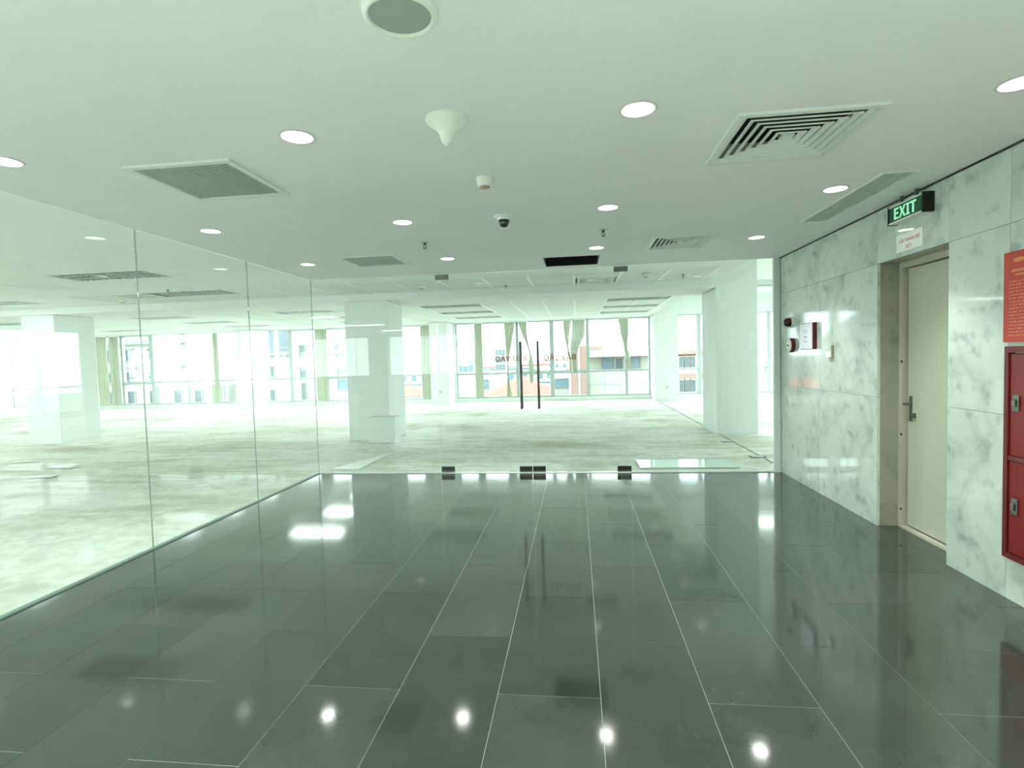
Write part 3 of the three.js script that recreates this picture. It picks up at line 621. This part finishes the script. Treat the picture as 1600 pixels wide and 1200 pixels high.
curtain('beige curtain twisted thin, right of the leftmost gathered one', [[0, -1.9, -1.6], [0.22, -1.75, -1.6], [0.4, -1.6, -1.54], [0.55, -1.52, -1.46], [0.68, -1.56, -1.4], [1, -1.55, -1.42]], M.curtain, 3, 0.62);
curtain('narrow beige curtain tapering beside the striped folds', [[0, -0.4, -0.13], [0.3, -0.36, -0.2], [0.55, -0.28, -0.24], [0.8, -0.22, -0.14]], M.curtain, 3, 1.0);
curtain('white curtain swept aside in striped folds at the middle window', [[0, -0.09, 0.33], [0.3, -0.12, 0.3], [0.5, -0.17, 0.13], [0.62, -0.16, 0.02], [0.72, -0.12, 0.0], [1, -0.1, 0.05]], M.curtainPale, 7, 0.92, [-0.07, 1.6, 0.07]);
curtain('beige curtain tapering to a knot at the right window', [[0, 1.4, 1.72], [0.3, 1.47, 1.72], [0.5, 1.55, 1.68], [0.62, 1.58, 1.66], [0.72, 1.62, 1.76], [1, 1.68, 1.8]], M.curtain, 3, 1.0, [1.64, 1.32, 0.06]);

// ================================================================ OUTSIDE
const X = {
  white: std('#a0a19c', 0.9), cornice: std('#7c7a78', 0.9), slate: std('#626a75', 0.8), glass: std('#39474e', 0.3), blue: std('#577380', 0.4), brown: std('#836a62', 0.9), cream: std('#9a9d92', 0.9), teal: std('#83a3a0', 0.9),
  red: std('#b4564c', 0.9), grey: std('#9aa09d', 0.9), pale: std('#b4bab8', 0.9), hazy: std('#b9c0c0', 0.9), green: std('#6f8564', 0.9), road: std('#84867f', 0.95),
};
struct('ground', bb(-400, 400, -16.5, -16, -500, 120), X.road);
function building(label, [x, z], turn = 0, group) { return thing('building', label, 'building', [x, -16, z], turn, group); }
function wins(parent, list, zf, m = X.glass, frame = X.cornice) { // windows [x0, x1, y0, y1] on the face at z = zf (heights above the office floor)
  for (const [a, b, c, d] of list) {
    const f = obj('window', [bb(a - 0.12, b + 0.12, c - 0.12 + 16, c + 16, zf - 0.02, zf + 0.1), bb(a - 0.12, b + 0.12, d + 16, d + 0.12 + 16, zf - 0.02, zf + 0.1), bb(a - 0.12, a, c + 16, d + 16, zf - 0.02, zf + 0.08), bb(b, b + 0.12, c + 16, d + 16, zf - 0.02, zf + 0.08)], frame, parent);
    obj('pane', bb(a, b, c + 16, d + 16, zf - 0.01, zf + 0.02), m, f);
  }
}
{ // white classical block at the left
  const b = building('white classical block with cornices and small dark windows at left', [0, -52]);
  obj('wall', bb(-46, -31.2, 0, 26, -6, 7), X.white, b);
  for (const y of [1.75, 3.8, -2.2, 6.2]) obj('cornice', [bb(-46.2, -31, y + 15.85, y + 16.15, 7, 7.45), bb(-46.1, -31.1, y + 16.15, y + 16.3, 7, 7.25)], X.cornice, b);
  const list = []; for (const x of [-45, -42.7, -40.5, -38.3, -35.9, -33.9, -32.1]) { list.push([x, x + 0.62, 2.2, 3.2], [x, x + 0.62, 0.2, 1.15], [x, x + 0.6, 4.6, 5.5], [x, x + 0.62, -1.75, -0.6]); }
  wins(b, list, 7);
  obj('wing', bb(-31.2, -27, 0, 17.4, -6, 6), X.cornice, b);
}
{ // white house with slate roof
  const b = building('white house with a grey slate roof beyond the left windows', [0, -46]);
  obj('wall', bb(-25, -17, 0, 18.4, -6, 6), X.white, b);
  obj('roof', [new THREE.ConeGeometry(1, 1, 4, 1).rotateY(Math.PI / 4).scale(2.3, 2.6, 7).translate(-23.2, 19.8, 0), new THREE.ConeGeometry(1, 1, 4, 1).rotateY(Math.PI / 4).scale(2.2, 2.4, 7).translate(-18, 19.6, 0), bb(-25, -22.2, 18.4, 20.2, -6, 5.7)].map((g) => metres(prep(g))), X.slate, b);
  obj('cornice', bb(-25.2, -16.8, 18.2, 18.5, -6, 6.4), X.cornice, b);
  obj('tower', bb(-21.5, -19.7, 0, 20.3, -5, 6.5), X.white, b);
  wins(b, [[-23.85, -23.4, 0.6, 1.3], [-23.8, -23.4, -1.3, -0.5]], 6); wins(b, [[-20.95, -20.5, 0.4, 1.2], [-20.9, -20.55, -1.35, 0.0], [-20.95, -20.5, 2.0, 2.9]], 6.5);
  wins(b, [[-18.3, -17.6, 2.0, 2.1], [-18.2, -17.4, 0.7, 1.35], [-18.2, -17.4, -0.5, 0.15]], 6, X.blue);
}
{
  const b = building('pale house with a red tiled hip roof in the middle window', [-5.2, -52]);
  obj('wall', bb(-2.9, 2.9, 0, 14.1, -3.5, 3.5), X.pale, b);
  const r = new THREE.ConeGeometry(1, 1.7, 4, 1).rotateY(Math.PI / 4).scale(4.6, 1, 5.4).translate(0, 14.95, 0);
  obj('roof', metres(prep(r)), X.red, b);
}
{
  const b = building('small white house with one blue window left of the red roof', [-11.6, -62]);
  obj('wall', bb(-2.2, 2.5, 0, 15.95, -3, 2), X.white, b); wins(b, [[0.6, 1.8, -1.7, -0.9]], 2, X.blue);
  const c = building('low pale house with a red roof in the window left of the slim column', [-19.5, -62]);
  obj('wall', bb(-3, 3.2, 0, 13.6, -3, 3), X.pale, c); obj('roof', metres(prep(new THREE.ConeGeometry(1, 1.1, 4, 1).rotateY(Math.PI / 4).scale(4.6, 1, 4.4).translate(0, 14.1, 0))), X.red, c);
  const d = building('small blue-windowed house behind the white curtain', [-1.8, -66]);
  obj('wall', bb(-1.2, 1.2, 0, 15.4, -3, 3), X.white, d); wins(d, [[-0.8, 0.8, -2.0, -1.1]], 3, X.blue);
}
{
  const b = building('brown apartment tower with white corner strips right of the white curtain', [0.3, -52]);
  obj('wall', bb(-0.75, 0.75, 0, 18.45, -2, 2), X.brown, b);
  for (const x of [-0.85, -0.02, 0.8]) obj('corner_strip', bb(x - 0.09, x + 0.09, 0, 18.45, 2, 2.12), X.white, b);
}
{
  const b = building('cream building with deep balconies at the right window', [4.35, -60]);
  obj('wall', [bb(-3.1, 3.1, 0, 16.05, -6, 5), bb(-3.1, 3.1, 16.05, 17.5, -6, 3.4), bb(1.5, 3.1, 17.5, 19, -6, 0)], X.cream, b);
  obj('roof_slab', bb(-3.2, 3.2, 17.35, 18.0, -6, 5.3), X.white, b);
  obj('penthouse', bb(-3.0, -1.5, 18, 18.5, -6, 2), X.brown, b);
  wins(b, [[-1.6, -0.55, 0.15, 1.25], [1.4, 2.1, 0.15, 1.25]], 3.4, X.blue); wins(b, [[-0.3, 0.4, 0.1, 1.15]], 3.4, X.glass, X.white);
  for (const x of [-1.5, 0, 1.5]) obj('panel_joint', bb(x - 0.03, x + 0.03, 13.6, 15.9, 5, 5.03), X.teal, b);
  obj('panel_joint', bb(-3.1, 3.1, 14.6, 14.66, 5, 5.03), X.teal, b);
  obj('roof_tank', [cyl(0.4, 0.4, 0.8, 1.9, 19.4, -1), cyl(0.03, 0.03, 2.4, 0.6, 19.2, -1)].map((g) => metres(prep(g))), X.grey, b);
}
{
  const b = building('brown banded building with white windows right of the far right column', [11, -60]);
  obj('wall', bb(-2, 4, 0, 17.9, -6, 5), X.pale, b);
  for (const y of [1.42, -0.75]) obj('brown_band', bb(-2, 4, y + 15.7, y + 16.25, 5, 5.1), X.brown, b);
  for (const y of [0.1, -2.3]) wins(b, [[-0.95, -0.5, y, y + 1.15], [-0.4, 0.05, y, y + 1.15], [0.15, 0.6, y, y + 1.15]], 5, X.glass, X.white);
}
for (const [label, x, z, w, h, m] of [
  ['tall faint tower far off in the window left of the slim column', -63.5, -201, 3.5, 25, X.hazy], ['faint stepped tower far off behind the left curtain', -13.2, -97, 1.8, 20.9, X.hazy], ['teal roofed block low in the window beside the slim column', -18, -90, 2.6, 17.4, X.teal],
]) {
  const b = building(label, [x, z]); obj('wall', bb(-w / 2, w / 2, 0, h, -2, 2), m, b); obj('roof', bb(-w / 2 - 0.1, w / 2 + 0.1, h, h + 0.3, -2.1, 2.1), X.grey, b);
  const l = []; for (let y = 2; y < h - 15.2; y += 1.3) for (let k = 0; k < 3; k++) l.push([-w / 2 + (k + 0.25) * w / 3, -w / 2 + (k + 0.75) * w / 3, y - 2.4, y - 1.6]);
  wins(b, l, 2, X.blue);
}
// the low-rise town between them
const townWalls = [['white', X.white], ['pale', X.pale], ['cream', X.cream], ['grey', X.hazy], ['teal', X.teal]], townRoofs = [['grey', X.grey], ['red', X.red], ['slate', X.slate], ['light', X.pale]];
for (let j = 0; j < 6; j++) for (let i = 0; i < 9; i++) {
  const z = -108 - j * 16, x = (i - 5.4 + (j % 2) * 0.5) * 14 + (rnd() - 0.5) * 4, w = 5 + rnd() * 4, h = 12.5 + rnd() * 3.6 + j * 0.1;
  const [wn, wm] = townWalls[Math.floor(rnd() * 5)], [rn, rm] = townRoofs[Math.floor(rnd() * 4)];
  const b = building(`small ${wn} low-rise house with a ${rn} roof in the town beyond the windows`, [x, z], (rnd() - 0.5) * 0.4, 'low-rise town beyond the windows');
  obj('wall', bb(-w / 2, w / 2, 0, h, -3, 3), wm, b);
  obj('roof', bb(-w / 2 - 0.2, w / 2 + 0.2, h, h + 0.25, -3.2, 3.2), rm, b);
  const l = []; for (let k = 0; k < 3; k++) l.push([-w / 2 + (k + 0.3) * w / 3, -w / 2 + (k + 0.65) * w / 3, h - 18.2, h - 17.2]);
  wins(b, l, 3, X.blue);
}

renderer.render(scene, camera);
